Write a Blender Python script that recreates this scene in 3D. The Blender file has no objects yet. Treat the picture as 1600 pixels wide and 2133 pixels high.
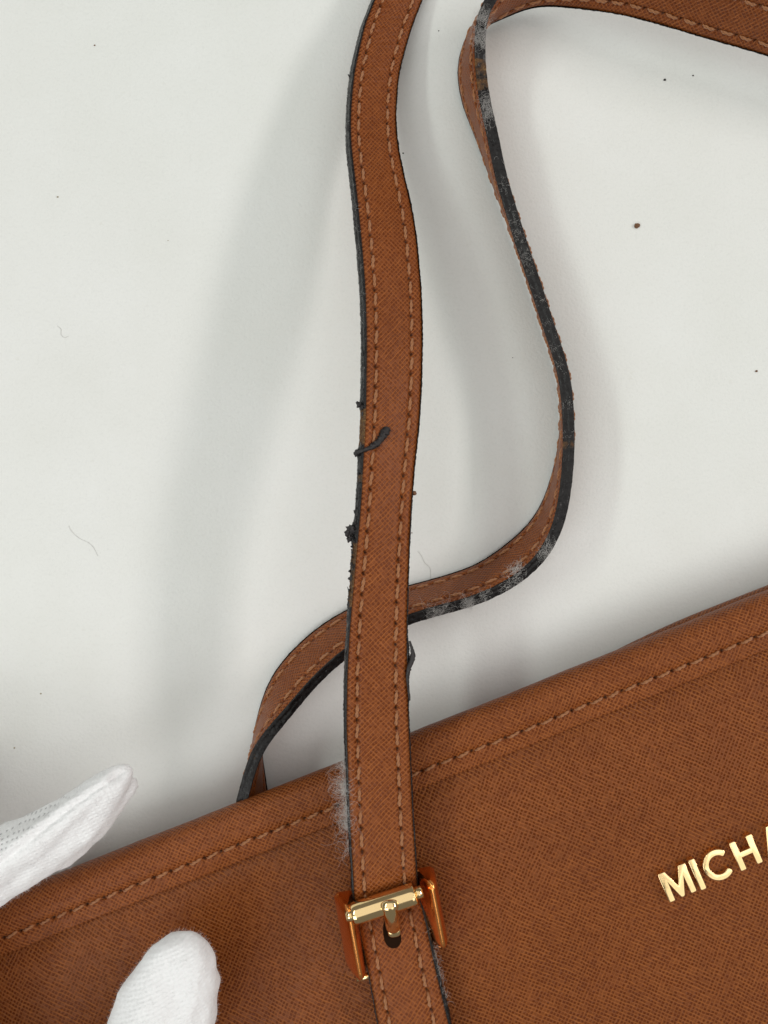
import bpy, bmesh, math, random
import numpy as np
from mathutils import Vector, Matrix, noise as mnoise

random.seed(7)
rng = np.random.default_rng(7)
sc = bpy.context.scene
COL = sc.collection
MM = 0.001

# ------------------------------------------------------------------ camera
CAM_H = 300.0                                   # mm above the table
HFOV = math.radians(50)
KPX = 2 * math.tan(HFOV / 2) / 1600.0
cam_d = bpy.data.cameras.new("camera")
cam_d.sensor_fit = 'HORIZONTAL'
cam_d.angle = HFOV
cam_d.clip_start = 0.01
cam_d.clip_end = 20
cam = bpy.data.objects.new("camera", cam_d)
cam.location = (0, 0, CAM_H * MM)
COL.objects.link(cam)
sc.camera = cam
sc.render.resolution_x, sc.render.resolution_y = 768, 1024

# ------------------------------------------------------------------ light
world = bpy.data.worlds.new("World")
sc.world = world
world.use_nodes = True
bgn = world.node_tree.nodes['Background']
bgn.inputs['Color'].default_value = (1.0, 1.0, 0.985, 1)
bgn.inputs['Strength'].default_value = 0.17


def area(name, loc, size, power, color, target=(0, 0, 0)):
    d = bpy.data.lights.new(name, 'AREA')
    d.shape = 'RECTANGLE'
    d.size, d.size_y = size
    d.energy = power
    d.color = color
    o = bpy.data.objects.new(name, d)
    o.location = loc
    z = (Vector(loc) - Vector(target)).normalized()      # a lamp shines along its -z; its long side runs along the room (y)
    y = (Vector((0, 1, 0)) - z * z.y).normalized()
    x = y.cross(z)
    o.matrix_world = Matrix.Translation(loc) @ Matrix((x, y, z)).transposed().to_4x4()
    COL.objects.link(o)
    return o


area("ceiling_tube_right", (1.60, 0.35, 1.08), (0.18, 1.1), 13.5, (1.0, 0.95, 0.92))
area("ceiling_tube_left", (-1.15, 0.35, 1.20), (0.15, 1.1), 6.0, (0.92, 1.0, 0.94))
area("ceiling_panel_middle", (0.0, 0.40, 1.55), (2.3, 2.3), 12.1, (1.0, 0.99, 0.95), (0, 0.40, 0))
area("ceiling_panel_front", (0.95, -0.75, 1.50), (0.8, 0.9), 2.3, (1.0, 0.98, 0.92), (0.9, -0.7, 0))
area("ceiling_panel_left", (-0.75, -0.85, 1.10), (0.9, 0.7), 6.6, (0.97, 1.0, 0.99), (0, 0, 0))

sc.view_settings.view_transform = 'Standard'
sc.view_settings.look = 'None'
sc.view_settings.exposure = 0.0
sc.view_settings.gamma = 1.0


# ------------------------------------------------------------------ helpers
def W(px, py, z):
    """point (mm) seen at photo pixel px,py when it stands z mm above the table"""
    d = CAM_H - z
    return np.array([(px - 800.0) * KPX * d, -(py - 1066.5) * KPX * d, z])


def mesh_obj(name, verts, faces, mats, parent=None, smooth=True, uv=None, matidx=None, attr=None):
    me = bpy.data.meshes.new(name)
    me.from_pydata([tuple(v) for v in np.asarray(verts) * MM], [], [tuple(int(i) for i in f) for f in faces])
    for m in (mats if isinstance(mats, (list, tuple)) else [mats]):
        me.materials.append(m)
    if smooth:
        me.polygons.foreach_set('use_smooth', [True] * len(me.polygons))
    if uv is not None:
        lay = me.uv_layers.new(name='UVMap')
        li = np.zeros(len(me.loops), dtype=np.int32)
        me.loops.foreach_get('vertex_index', li)
        lay.data.foreach_set('uv', np.asarray(uv, dtype=np.float32)[li].ravel())
    if matidx is not None:
        me.polygons.foreach_set('material_index', matidx)
    if attr:
        for k, vals in attr.items():
            a = me.attributes.new(k, 'FLOAT', 'POINT')
            a.data.foreach_set('value', np.asarray(vals, dtype=np.float32))
    me.update()
    o = bpy.data.objects.new(name, me)
    COL.objects.link(o)
    if parent is not None:
        o.parent = parent
    return o


def empty(name, label, cat, loc=(0, 0, 0)):
    o = bpy.data.objects.new(name, None)
    o.empty_display_size = 0.02
    COL.objects.link(o)
    o['label'] = label
    o['category'] = cat
    return o


def tag(o, label=None, cat=None, group=None, kind=None):
    if label: o['label'] = label
    if cat: o['category'] = cat
    if group: o['group'] = group
    if kind: o['kind'] = kind
    return o


def grid_faces(n, m, flip=False, base=0):
    i, j = np.meshgrid(np.arange(n - 1), np.arange(m - 1), indexing='ij')
    a = (i * m + j).ravel() + base
    f = np.stack([a, a + 1, a + m + 1, a + m], 1)
    return f[:, ::-1] if flip else f


def gsmooth(a, sig):
    """gaussian smoothing along axis 0, ends mirrored through the end point"""
    r = int(3 * sig) + 1
    k = np.exp(-0.5 * (np.arange(-r, r + 1) / sig) ** 2)
    k /= k.sum()
    pad0 = 2 * a[0] - a[1:r + 1][::-1]
    pad1 = 2 * a[-1] - a[-r - 1:-1][::-1]
    b = np.concatenate([pad0, a, pad1], 0)
    return np.stack([np.convolve(b[:, c], k, mode='valid') for c in range(a.shape[1])], 1)


def unit(v):
    return v / np.maximum(np.linalg.norm(v, axis=-1, keepdims=True), 1e-9)


def snoise(x, seed=0, scale=1.0):
    """smooth 1-D noise over an array"""
    return np.array([mnoise.noise(Vector((float(t) / scale, seed * 7.31, 3.3))) for t in x])


# ------------------------------------------------------------------ materials
def new_mat(name):
    m = bpy.data.materials.new(name)
    m.use_nodes = True
    nt = m.node_tree
    b = nt.nodes['Principled BSDF']
    return m, nt, b


class N:
    """tiny node-building helper"""
    def __init__(self, nt):
        self.nt = nt

    def n(self, t, **kw):
        nd = self.nt.nodes.new(t)
        for k, v in kw.items():
            setattr(nd, k, v)
        return nd

    def put(self, sock, v):
        if hasattr(v, 'is_linked') or isinstance(v, bpy.types.NodeSocket):
            self.nt.links.new(v, sock)
        else:
            sock.default_value = v

    def math(self, op, a, b=None, c=None, clamp=False):
        nd = self.n('ShaderNodeMath', operation=op, use_clamp=clamp)
        self.put(nd.inputs[0], a)
        if b is not None: self.put(nd.inputs[1], b)
        if c is not None: self.put(nd.inputs[2], c)
        return nd.outputs[0]

    def noise(self, vec, scale, detail=2, rough=0.5, dist=0.0):
        nd = self.n('ShaderNodeTexNoise')
        if vec is not None: self.put(nd.inputs['Vector'], vec)
        nd.inputs['Scale'].default_value = scale
        nd.inputs['Detail'].default_value = detail
        nd.inputs['Roughness'].default_value = rough
        nd.inputs['Distortion'].default_value = dist
        return nd.outputs['Fac']

    def ramp(self, fac, stops, interp='LINEAR'):
        nd = self.n('ShaderNodeValToRGB')
        nd.color_ramp.interpolation = interp
        els = nd.color_ramp.elements
        while len(els) > 1: els.remove(els[-1])
        els[0].position, els[0].color = stops[0][0], (*stops[0][1], 1)
        for p, c in stops[1:]:
            e = els.new(p)
            e.color = (*c, 1)
        self.put(nd.inputs[0], fac)
        return nd.outputs[0]

    def mixc(self, fac, a, b, mode='MIX'):
        nd = self.n('ShaderNodeMix', data_type='RGBA', blend_type=mode)
        self.put(nd.inputs['Factor'], fac)
        self.put(nd.inputs['A'], a)
        self.put(nd.inputs['B'], b)
        return nd.outputs['Result']

    def maprange(self, v, a, b, c=0.0, d=1.0, smooth=True):
        nd = self.n('ShaderNodeMapRange', interpolation_type='SMOOTHSTEP' if smooth else 'LINEAR')
        self.put(nd.inputs['Value'], v)
        nd.inputs['From Min'].default_value = a
        nd.inputs['From Max'].default_value = b
        nd.inputs['To Min'].default_value = c
        nd.inputs['To Max'].default_value = d
        return nd.outputs[0]

    def bump(self, h, dist, strength=1.0, normal=None):
        nd = self.n('ShaderNodeBump')
        self.put(nd.inputs['Height'], h)
        nd.inputs['Distance'].default_value = dist
        nd.inputs['Strength'].default_value = strength
        if normal is not None: self.put(nd.inputs['Normal'], normal)
        return nd.outputs[0]

    def comb(self, x, y, z=0.0):
        nd = self.n('ShaderNodeCombineXYZ')
        self.put(nd.inputs[0], x); self.put(nd.inputs[1], y); self.put(nd.inputs[2], z)
        return nd.outputs[0]


def leather_material(name, pitch=1.08, ridge=(0.325, 0.115, 0.045), pit=(0.155, 0.043, 0.013),
                     depth=0.16, angle=45.0, rough=0.42, flat=0.0, bias=(0.9, 1.0)):
    """cross-grain (saffiano) leather; UVs are millimetres on the hide"""
    m, nt, b = new_mat(name)
    g = N(nt)
    uvn = g.n('ShaderNodeUVMap')
    uvn.uv_map = 'UVMap'
    sep = g.n('ShaderNodeSeparateXYZ')
    nt.links.new(uvn.outputs[0], sep.inputs[0])
    u, v = sep.outputs[0], sep.outputs[1]
    ca, sa = math.cos(math.radians(angle)), math.sin(math.radians(angle))
    p = g.math('ADD', g.math('MULTIPLY', u, ca), g.math('MULTIPLY', v, sa))
    q = g.math('SUBTRACT', g.math('MULTIPLY', v, ca), g.math('MULTIPLY', u, sa))
    # slow waviness plus a little jitter
    w1 = g.noise(uvn.outputs[0], 0.05, 2)
    w2 = g.noise(g.comb(u, v, 9.0), 0.45, 1)
    warp = g.math('ADD', g.math('MULTIPLY', g.math('SUBTRACT', w1, 0.5), 2.2), g.math('MULTIPLY', g.math('SUBTRACT', w2, 0.5), 0.6))

    def lines(c, other, seed, k):
        cc = g.math('ADD', c, g.math('MULTIPLY', warp, k))
        s = g.math('DIVIDE', cc, pitch)
        idx = g.math('FLOOR', g.math('ADD', s, 0.5))
        d = g.math('ABSOLUTE', g.math('SUBTRACT', s, idx))       # 0 on the line .. 0.5 between
        # every line has its own width and breaks up along its length
        wn = g.noise(g.comb(g.math('MULTIPLY', idx, 3.7), g.math('MULTIPLY', other, 0.26), seed), 1.0, 2, 0.6)
        half = g.maprange(wn, 0.28, 0.72, 0.14, 0.29, smooth=False)
        x = g.math('DIVIDE', d, half)
        nd = g.n('ShaderNodeMapRange', interpolation_type='SMOOTHSTEP')
        g.put(nd.inputs['Value'], x)
        nd.inputs['From Min'].default_value = 0.35
        nd.inputs['From Max'].default_value = 1.45
        nd.inputs['To Min'].default_value = 1.0
        nd.inputs['To Max'].default_value = 0.0
        amp = g.maprange(wn, 0.2, 0.7, 0.55, 1.0)
        return g.math('MULTIPLY', nd.outputs[0], amp)
    la = lines(p, q, 1.0, 1.0)
    lb = lines(q, p, 5.0, -0.8)
    dom = g.noise(g.comb(u, v, 41.0), 0.09, 2)
    la = g.math('MULTIPLY', la, g.maprange(dom, 0.30, 0.52, 0.66 * bias[0], bias[0]))
    lb = g.math('MULTIPLY', lb, g.maprange(dom, 0.70, 0.48, 0.66 * bias[1], bias[1]))
    h = g.math('MAXIMUM', la, lb)
    # some pits are shallow or filled
    wnn = g.n('ShaderNodeTexWhiteNoise', noise_dimensions='2D')
    g.put(wnn.inputs['Vector'], g.comb(g.math('FLOOR', g.math('DIVIDE', g.math('ADD', p, warp), pitch)), g.math('FLOOR', g.math('DIVIDE', g.math('ADD', q, g.math('MULTIPLY', warp, -0.8)), pitch))))
    h = g.math('MAXIMUM', h, g.maprange(wnn.outputs['Value'], 0.45, 1.0, 0.0, 0.38))
    h = g.math('ADD', g.math('MULTIPLY', h, 0.85), g.math('MULTIPLY', g.math('MULTIPLY', la, lb), 0.2))
    fine = g.noise(uvn.outputs[0], 4.5, 2, 0.6)
    # bead in the bottom of each pit
    mott = g.noise(g.comb(u, v, 3.0), 0.05, 3, 0.6)
    wear = g.noise(g.comb(u, v, 23.0), 0.22, 3, 0.65)
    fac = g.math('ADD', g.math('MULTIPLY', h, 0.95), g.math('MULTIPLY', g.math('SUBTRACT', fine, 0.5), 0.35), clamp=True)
    base = g.mixc(fac, (*pit, 1), (*ridge, 1))  # pits darkened in the colour for their shade, plus slight wax-rub contrast
    tone = g.ramp(mott, [(0.3, (0.93, 0.92, 0.88)), (0.7, (1.05, 1.07, 1.10))])
    base = g.mixc(1.0, base, tone, 'MULTIPLY')
    tone2 = g.ramp(wear, [(0.35, (0.96, 0.96, 0.96)), (0.66, (1.03, 1.04, 1.04))])
    base = g.mixc(1.0, base, tone2, 'MULTIPLY')
    hat = g.n('ShaderNodeAttribute', attribute_name='hole')       # dark colour inside the needle holes
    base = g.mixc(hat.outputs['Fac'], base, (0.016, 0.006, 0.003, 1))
    nt.links.new(base, b.inputs['Base Color'])
    rg = g.math('ADD', g.math('MULTIPLY', g.math('SUBTRACT', fine, 0.5), 0.25), g.maprange(h, 0, 1, rough - 0.10, rough + 0.08, smooth=False))
    nt.links.new(rg, b.inputs['Roughness'])
    b.inputs['Specular IOR Level'].default_value = 0.28
    hh = g.math('ADD', h, g.math('MULTIPLY', fine, 0.22))
    nt.links.new(g.bump(hh, depth * MM * (1 - flat), 1.0), b.inputs['Normal'])
    return m


M = {}
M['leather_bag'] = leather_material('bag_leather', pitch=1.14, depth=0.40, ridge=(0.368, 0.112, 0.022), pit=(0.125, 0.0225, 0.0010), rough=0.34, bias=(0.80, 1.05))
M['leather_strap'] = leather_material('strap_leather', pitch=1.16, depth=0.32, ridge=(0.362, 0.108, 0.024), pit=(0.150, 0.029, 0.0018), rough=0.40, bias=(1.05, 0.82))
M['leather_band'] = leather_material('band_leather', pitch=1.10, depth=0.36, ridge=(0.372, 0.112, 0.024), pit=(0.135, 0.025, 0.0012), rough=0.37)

# black edge paint, peeling to brown fibre where 'peel' is high
m, nt, b = new_mat('edge_paint')
g = N(nt)
tc = g.n('ShaderNodeTexCoord')
at = g.n('ShaderNodeAttribute', attribute_name='peel')
n1 = g.noise(tc.outputs['Object'], 420, 4, 0.65)
n2 = g.noise(tc.outputs['Object'], 1900, 3, 0.6)
n3 = g.noise(tc.outputs['Object'], 90, 2, 0.6)
pm = g.maprange(g.math('ADD', g.math('MULTIPLY', at.outputs['Fac'], 0.55), g.math('MULTIPLY', g.math('ADD', g.math('MULTIPLY', n1, 0.5), g.math('MULTIPLY', n3, 0.5)), 0.75)), 0.72, 0.84)
fib = g.ramp(n2, [(0.3, (0.035, 0.018, 0.009)), (0.55, (0.12, 0.055, 0.02)), (0.75, (0.30, 0.19, 0.06))])
blk = g.ramp(n1, [(0.3, (0.006, 0.005, 0.005)), (0.7, (0.017, 0.015, 0.015))])
b.inputs['Specular IOR Level'].default_value = 0.26
nt.links.new(g.mixc(pm, blk, fib), b.inputs['Base Color'])
nt.links.new(g.math('ADD', g.maprange(n1, 0.3, 0.7, 0.19, 0.36), g.math('MULTIPLY', pm, 0.35)), b.inputs['Roughness'])
hh = g.math('ADD', g.math('ADD', g.math('MULTIPLY', n1, 1.0), g.math('MULTIPLY', n2, 0.3)), g.math('MULTIPLY', n3, 1.5))
nt.links.new(g.bump(hh, 0.34 * MM, 0.8), b.inputs['Normal'])
M['edge'] = m

# thread
m, nt, b = new_mat('thread')
g = N(nt)
tc = g.n('ShaderNodeTexCoord')
nn = g.noise(tc.outputs['Object'], 2500, 3)
nt.links.new(g.ramp(nn, [(0.3, (0.25, 0.088, 0.024)), (0.7, (0.45, 0.19, 0.068))]), b.inputs['Base Color'])
b.inputs['Roughness'].default_value = 0.6
b.inputs['Sheen Weight'].default_value = 0.3
M['thread'] = m

# gold plate
m, nt, b = new_mat('polished_gold')
g = N(nt)
tc = g.n('ShaderNodeTexCoord')
b.inputs['Base Color'].default_value = (0.97, 0.71, 0.36, 1)
b.inputs['Metallic'].default_value = 1.0
sn = g.noise(tc.outputs['Object'], 900, 3, 0.7)
nt.links.new(g.maprange(sn, 0.4, 0.75, 0.09, 0.22), b.inputs['Roughness'])
nt.links.new(g.bump(g.noise(tc.outputs['Object'], 160, 2), 0.10 * MM, 0.5), b.inputs['Normal'])
M['gold'] = m
m, nt, b = new_mat('gold_red_reflection')
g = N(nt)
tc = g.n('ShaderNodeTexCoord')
b.inputs['Base Color'].default_value = (1.0, 0.40, 0.11, 1)  # red reflection of the leather put into the plate's base colour
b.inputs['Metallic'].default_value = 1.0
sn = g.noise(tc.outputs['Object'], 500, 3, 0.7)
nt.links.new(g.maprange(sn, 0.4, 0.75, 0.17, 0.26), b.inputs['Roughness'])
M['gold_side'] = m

# matte dark hole / hardened debris
m, nt, b = new_mat('tarry_flake')
g = N(nt)
tc = g.n('ShaderNodeTexCoord')
n1 = g.noise(tc.outputs['Object'], 700, 4, 0.7)
nt.links.new(g.ramp(n1, [(0.3, (0.008, 0.007, 0.007)), (0.75, (0.032, 0.025, 0.026))]), b.inputs['Base Color'])
b.inputs['Roughness'].default_value = 0.45
nt.links.new(g.bump(n1, 0.5 * MM, 0.9), b.inputs['Normal'])
M['flake'] = m

m, nt, b = new_mat('slot_shade_dark')
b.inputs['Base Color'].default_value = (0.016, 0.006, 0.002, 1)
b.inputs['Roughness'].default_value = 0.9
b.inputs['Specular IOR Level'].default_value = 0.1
M['slot_shade'] = m
m, nt, b = new_mat('brown_crumb')
b.inputs['Base Color'].default_value = (0.16, 0.075, 0.035, 1)
b.inputs['Roughness'].default_value = 0.8
M['crumb'] = m
m, nt, b = new_mat('dark_crumb')
b.inputs['Base Color'].default_value = (0.02, 0.017, 0.015, 1)
b.inputs['Roughness'].default_value = 0.7
M['darkcrumb'] = m
m, nt, b = new_mat('beige_crumb')
b.inputs['Base Color'].default_value = (0.34, 0.29, 0.20, 1)
b.inputs['Roughness'].default_value = 0.8
M['beigecrumb'] = m

m, nt, b = new_mat('lint_fibre')
b.inputs['Base Color'].default_value = (0.66, 0.63, 0.60, 1)
b.inputs['Roughness'].default_value = 0.7
b.inputs['Sheen Weight'].default_value = 0.4
M['lint'] = m
m, nt, b = new_mat('grey_hair')
b.inputs['Base Color'].default_value = (0.50, 0.49, 0.46, 1)
b.inputs['Roughness'].default_value = 0.6
M['hair'] = m

# white table top: matt laminate with a fine pebble
m, nt, b = new_mat('white_laminate')
g = N(nt)
tc = g.n('ShaderNodeTexCoord')
n1 = g.noise(tc.outputs['Object'], 900, 3, 0.6)
n2 = g.noise(tc.outputs['Object'], 22, 4, 0.6)
n3 = g.noise(tc.outputs['Object'], 2.2, 2, 0.5)
c = g.ramp(n2, [(0.3, (0.765, 0.765, 0.740)), (0.7, (0.800, 0.800, 0.785))])
c = g.mixc(1.0, c, g.ramp(n3, [(0.35, (0.985, 1.0, 0.985)), (0.65, (1.0, 0.99, 0.99))]), 'MULTIPLY')
c = g.mixc(1.0, c, g.ramp(n1, [(0.25, (0.955, 0.955, 0.955)), (0.5, (1.0, 1.0, 1.0))]), 'MULTIPLY')
# faint rub marks
n4 = g.noise(tc.outputs['Object'], 130, 3, 0.75)
c = g.mixc(1.0, c, g.ramp(n4, [(0.68, (1.0, 1.0, 1.0)), (0.80, (0.93, 0.925, 0.90))]), 'MULTIPLY')
nt.links.new(c, b.inputs['Base Color'])
b.inputs['Roughness'].default_value = 0.5
b.inputs['Specular IOR Level'].default_value = 0.35
nt.links.new(g.bump(g.math('ADD', n1, g.math('MULTIPLY', n4, 0.8)), 0.16 * MM, 0.9), b.inputs['Normal'])
M['table'] = m

# white cotton glove knit (UV-less: object space rows)
m, nt, b = new_mat('cotton_knit')
g = N(nt)
tc = g.n('ShaderNodeTexCoord')
mp = g.n('ShaderNodeMapping')
nt.links.new(tc.outputs['Object'], mp.inputs[0])
mp.inputs['Rotation'].default_value = (0, 0, math.radians(-22))
sep = g.n('ShaderNodeSeparateXYZ')
nt.links.new(mp.outputs[0], sep.inputs[0])
wn = g.noise(tc.outputs['Object'], 110, 2)
ux = g.math('ADD', sep.outputs[0], g.math('MULTIPLY', wn, 0.0022))
uy = g.math('ADD', sep.outputs[1], g.math('MULTIPLY', wn, 0.0016))
rows = g.math('SINE', g.math('MULTIPLY', uy, 2 * math.pi / 0.00115))
ribs = g.math('SINE', g.math('ADD', g.math('MULTIPLY', ux, 2 * math.pi / 0.00165), g.math('MULTIPLY', rows, 0.7)))
knit = g.math('ADD', g.math('MULTIPLY', rows, 0.25), g.math('MULTIPLY', ribs, 0.25))
fuz = g.noise(tc.outputs['Object'], 1500, 3, 0.7)
hole = g.math('MULTIPLY', g.maprange(g.math('MULTIPLY', rows, -1), 0.35, 0.95), g.maprange(g.math('MULTIPLY', ribs, -1), 0.30, 0.95))
mesh_at = g.n('ShaderNodeAttribute', attribute_name='openknit')
holem = g.math('MULTIPLY', hole, mesh_at.outputs['Fac'])
c = g.ramp(fuz, [(0.25, (0.86, 0.85, 0.855)), (0.7, (0.92, 0.915, 0.92))])
c = g.mixc(g.math('MULTIPLY', holem, g.maprange(fuz, 0.3, 0.6, 0.35, 1.0)), c, (0.55, 0.54, 0.55, 1))
nt.links.new(c, b.inputs['Base Color'])
b.inputs['Roughness'].default_value = 0.85
b.inputs['Sheen Weight'].default_value = 0.35
b.inputs['Sheen Roughness'].default_value = 0.6
b.inputs['Specular IOR Level'].default_value = 0.15
hh = g.math('ADD', g.math('ADD', g.math('MULTIPLY', knit, 0.7), g.math('MULTIPLY', fuz, 0.8)), g.math('MULTIPLY', holem, -1.6))
nt.links.new(g.bump(hh, 0.26 * MM, 0.85), b.inputs['Normal'])
M['cotton'] = m

# ------------------------------------------------------------------ table
tv = [(-900, -900, 0), (900, -900, 0), (900, 900, 0), (-900, 900, 0), (-900, -900, -25), (900, -900, -25), (900, 900, -25), (-900, 900, -25)]
tf = [(0, 1, 2, 3), (7, 6, 5, 4), (0, 4, 5, 1), (1, 5, 6, 2), (2, 6, 7, 3), (3, 7, 4, 0)]
table = mesh_obj('tabletop', tv, tf, M['table'], smooth=False)
tag(table, 'matt white tabletop with fine grain that the bag lies on', None, None, 'structure')

# ------------------------------------------------------------------ stitches
def stitch_mesh(name, length, rad):
    """one visible stitch: two twisted plies, ends diving into their holes; local x = along, z = up"""
    verts, faces = [], []
    n, k = 15, 7
    for ply in range(2):
        base = len(verts)
        for i in range(n):
            t = i / (n - 1)
            x = (t - 0.5) * length
            e = abs(2 * t - 1)
            z = rad * 0.75 - rad * 2.6 * e ** 5
            rr = rad * (0.66 - 0.22 * e ** 3)
            a = ply * math.pi + t * math.pi * 2.6
            cy, cz = math.cos(a) * rad * 0.50, math.sin(a) * rad * 0.42 + z
            for j in range(k):
                th = 2 * math.pi * j / k
                verts.append((x, cy + rr * math.cos(th), cz + rr * math.sin(th)))
        for i in range(n - 1):
            for j in range(k):
                j2 = (j + 1) % k
                faces.append((base + i * k + j, base + i * k + j2, base + (i + 1) * k + j2, base + (i + 1) * k + j))
        faces.append(tuple(base + j for j in range(k))[::-1])
        faces.append(tuple(base + (n - 1) * k + j for j in range(k)))
    me = bpy.data.meshes.new(name)
    me.from_pydata([tuple(c * MM for c in v) for v in verts], [], faces)
    me.materials.append(M['thread'])
    me.polygons.foreach_set('use_smooth', [True] * len(me.polygons))
    me.update()
    return me


STITCH = [stitch_mesh('stitch', 5.05 + d, 0.50) for d in (0.0, 0.2, -0.25)]


def put_stitch(parent, p, tdir, ndir, scale=1.0, twist=0.0):
    t = Vector(tdir).normalized()
    n = Vector(ndir).normalized()
    n = (n - t * n.dot(t)).normalized()
    t = (Matrix.Rotation(twist, 3, n) @ t)
    y = n.cross(t)
    o = bpy.data.objects.new('stitch', random.choice(STITCH))
    mat = Matrix((t, y, n)).transposed().to_4x4()
    s = scale * random.uniform(0.97, 1.03)
    mat = Matrix.Translation(Vector(p) * MM) @ mat @ Matrix.Diagonal((s, scale * random.uniform(0.9, 1.08), scale, 1))
    o.matrix_local = mat
    o.parent = parent
    COL.objects.link(o)
    return o


# ------------------------------------------------------------------ ribbons
class Ribbon:
    """A strap of leather. A, B: the two edges of its grained face (mm), T thickness below that face."""
    def __init__(self, A, B, t=3.6, ds=0.42, sig=5.0, rows=(0.17, 0.81), pitch=6.7, phase=0.0):
        A, B = np.array(A, float), np.array(B, float)
        C = (A + B) / 2
        s = np.concatenate([[0], np.cumsum(np.linalg.norm(np.diff(C, axis=0), axis=1))])
        n = int(s[-1] / ds)
        q = np.linspace(0, s[-1], n)
        AB = np.stack([np.interp(q, s, X[:, c]) for X in (A, B) for c in range(3)], 1)
        AB = gsmooth(AB, sig / ds)
        self.A, self.B = AB[:, :3], AB[:, 3:]
        self.t = t
        C = (self.A + self.B) / 2
        self.s = np.concatenate([[0], np.cumsum(np.linalg.norm(np.diff(C, axis=0), axis=1))])
        self.T = unit(gsmooth(np.gradient(C, axis=0), 4))
        self.X = unit(self.A - self.B)
        self.Nn = unit(np.cross(self.X, self.T))
        self.w = np.linalg.norm(self.A - self.B, axis=1)
        self.C = C
        self.rows, self.pitch, self.phase = rows, pitch, phase
        self.n = len(q)
        self.wrinkle = None

    def at(self, s, v, h=0.0):
        f = lambda arr: np.array([np.interp(s, self.s, arr[:, c]) for c in range(3)])
        a, b_ = f(self.A), f(self.B)
        n = unit(f(self.Nn)); t = unit(f(self.T))
        return a + (b_ - a) * v + n * h, t, n

    def relief(self, S, V, w, groove=0.36, hole=1.0, dome=0.35):
        """height of the face over its chord"""
        H = dome * (1 - (2 * V - 1) ** 2)
        self.hk = np.zeros_like(H)
        if self.wrinkle:
            k = smoothstep(self.wrinkle[1], self.wrinkle[1] - 25, S)
            ww = np.array([[mnoise.noise(Vector((float(a) * 0.85, float(c) * 2.2, 4.0))) for c in VV_] for a, VV_ in zip(S[:, 0], V)])
            H = H + 0.17 * ww * k
        e = np.minimum(V, 1 - V) * w
        H -= 0.55 * np.exp(-(e / 0.7) ** 2)
        for r, ph in zip(self.rows, (0.0, 0.37)):
            dv = (V - r) * w
            H -= groove * np.exp(-(dv / 0.85) ** 2)
            d = ((S - self.phase - ph * self.pitch) / self.pitch) % 1.0
            d = np.minimum(d, 1 - d) * self.pitch
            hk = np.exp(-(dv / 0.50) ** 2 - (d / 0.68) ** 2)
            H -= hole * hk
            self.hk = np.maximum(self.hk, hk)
            mid = self.pitch / 2 - d
            H -= 0.10 * np.exp(-(dv / 0.7) ** 2 - (mid / 2.0) ** 2)
        return H

    def face(self, name, mat, parent, m=52, back=False, i0=0, i1=None, uv0=(0, 0)):
        i1 = self.n if i1 is None else i1
        idx = np.arange(i0, i1)
        u = np.linspace(0, 1, m)
        V = 0.5 - 0.5 * np.cos(np.pi * u) * 0.45 - 0.5 * (1 - 2 * u) * 0.55
        S = self.s[idx][:, None] + 0 * V[None, :]
        w = self.w[idx][:, None]
        VV = V[None, :] + 0 * S
        H = self.relief(S, VV, w)
        jag = 0.10 * np.array([[mnoise.noise(Vector((si * 0.9, vi * 9, 1.5 + 7 * back))) for vi in (0, 1)] for si in self.s[idx]])
        P = self.A[idx][:, None, :] + (self.B - self.A)[idx][:, None, :] * VV[..., None]
        P[:, 0] += self.X[idx] * jag[:, :1]
        P[:, -1] -= self.X[idx] * jag[:, 1:]
        Nn = self.Nn[idx][:, None, :]
        if back:
            P = P - Nn * (self.t + H[..., None])
        else:
            P = P + Nn * H[..., None]
        uv = np.stack([S + uv0[0], VV * w + uv0[1]], -1).reshape(-1, 2)
        return mesh_obj(name, P.reshape(-1, 3), grid_faces(len(idx), m, flip=back), mat, parent, uv=uv,
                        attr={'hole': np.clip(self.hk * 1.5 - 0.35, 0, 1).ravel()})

    def edge(self, name, mat, parent, side, bulge=0.55, peel=None, lumps=(), i0=0, i1=None, seed=0, lip=0.25):
        i1 = self.n if i1 is None else i1
        idx = np.arange(i0, i1)
        k = 15
        base = self.A if side == 'A' else self.B
        out = self.X if side == 'A' else -self.X
        verts, pe = [], []
        for i in idx:
            s = self.s[i]
            c = base[i] - self.Nn[i] * (self.t / 2 + 0.12)
            pl = 0.0
            extra = 0.0
            if side == 'A': pl = max(0.0, 0.30 + 0.55 * mnoise.noise(Vector((s * 0.16, seed * 2.0, 7.0))))
            for (s0, s1, amt) in (peel or []):
                if s0 < s < s1:
                    pl = max(pl, amt * min(1, (s - s0) / 2.0, (s1 - s) / 2.0))
            for (sl, rad, amp) in lumps:
                extra += amp * math.exp(-((s - sl) / rad) ** 2)
            bl = bulge * (1 + 0.35 * mnoise.noise(Vector((s * 0.12, seed, 0)))) * (1 - 0.55 * pl)
            for j in range(k):
                ph = -math.pi * 0.5 + math.pi * j / (k - 1)
                hh = self.t / 2 + 0.05 + lip * 0.3 * mnoise.noise(Vector((s * 0.35, seed + 5, 0)))
                q = mnoise.noise(Vector((s * 0.8, j * 0.5, seed * 3.1)))
                q2 = mnoise.noise(Vector((s * 2.6, j * 0.9, seed * 3.1 + 9)))
                seam = -0.30 * math.exp(-((math.sin(ph) - 0.15) / 0.16) ** 2)
                r = (bl * math.cos(ph) ** 0.45 if math.cos(ph) > 1e-6 else 0.0)
                r += (0.20 * q + 0.13 * q2 + seam + extra * (0.6 + 1.6 * q2) * math.cos(ph)) * (math.cos(ph) > 0.05)
                verts.append(c + self.Nn[i] * (hh * math.sin(ph)) + out[i] * (r - 0.12 * (math.cos(ph) <= 0.05)))
                pe.append(pl)
        flip = (side == 'A')
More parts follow.
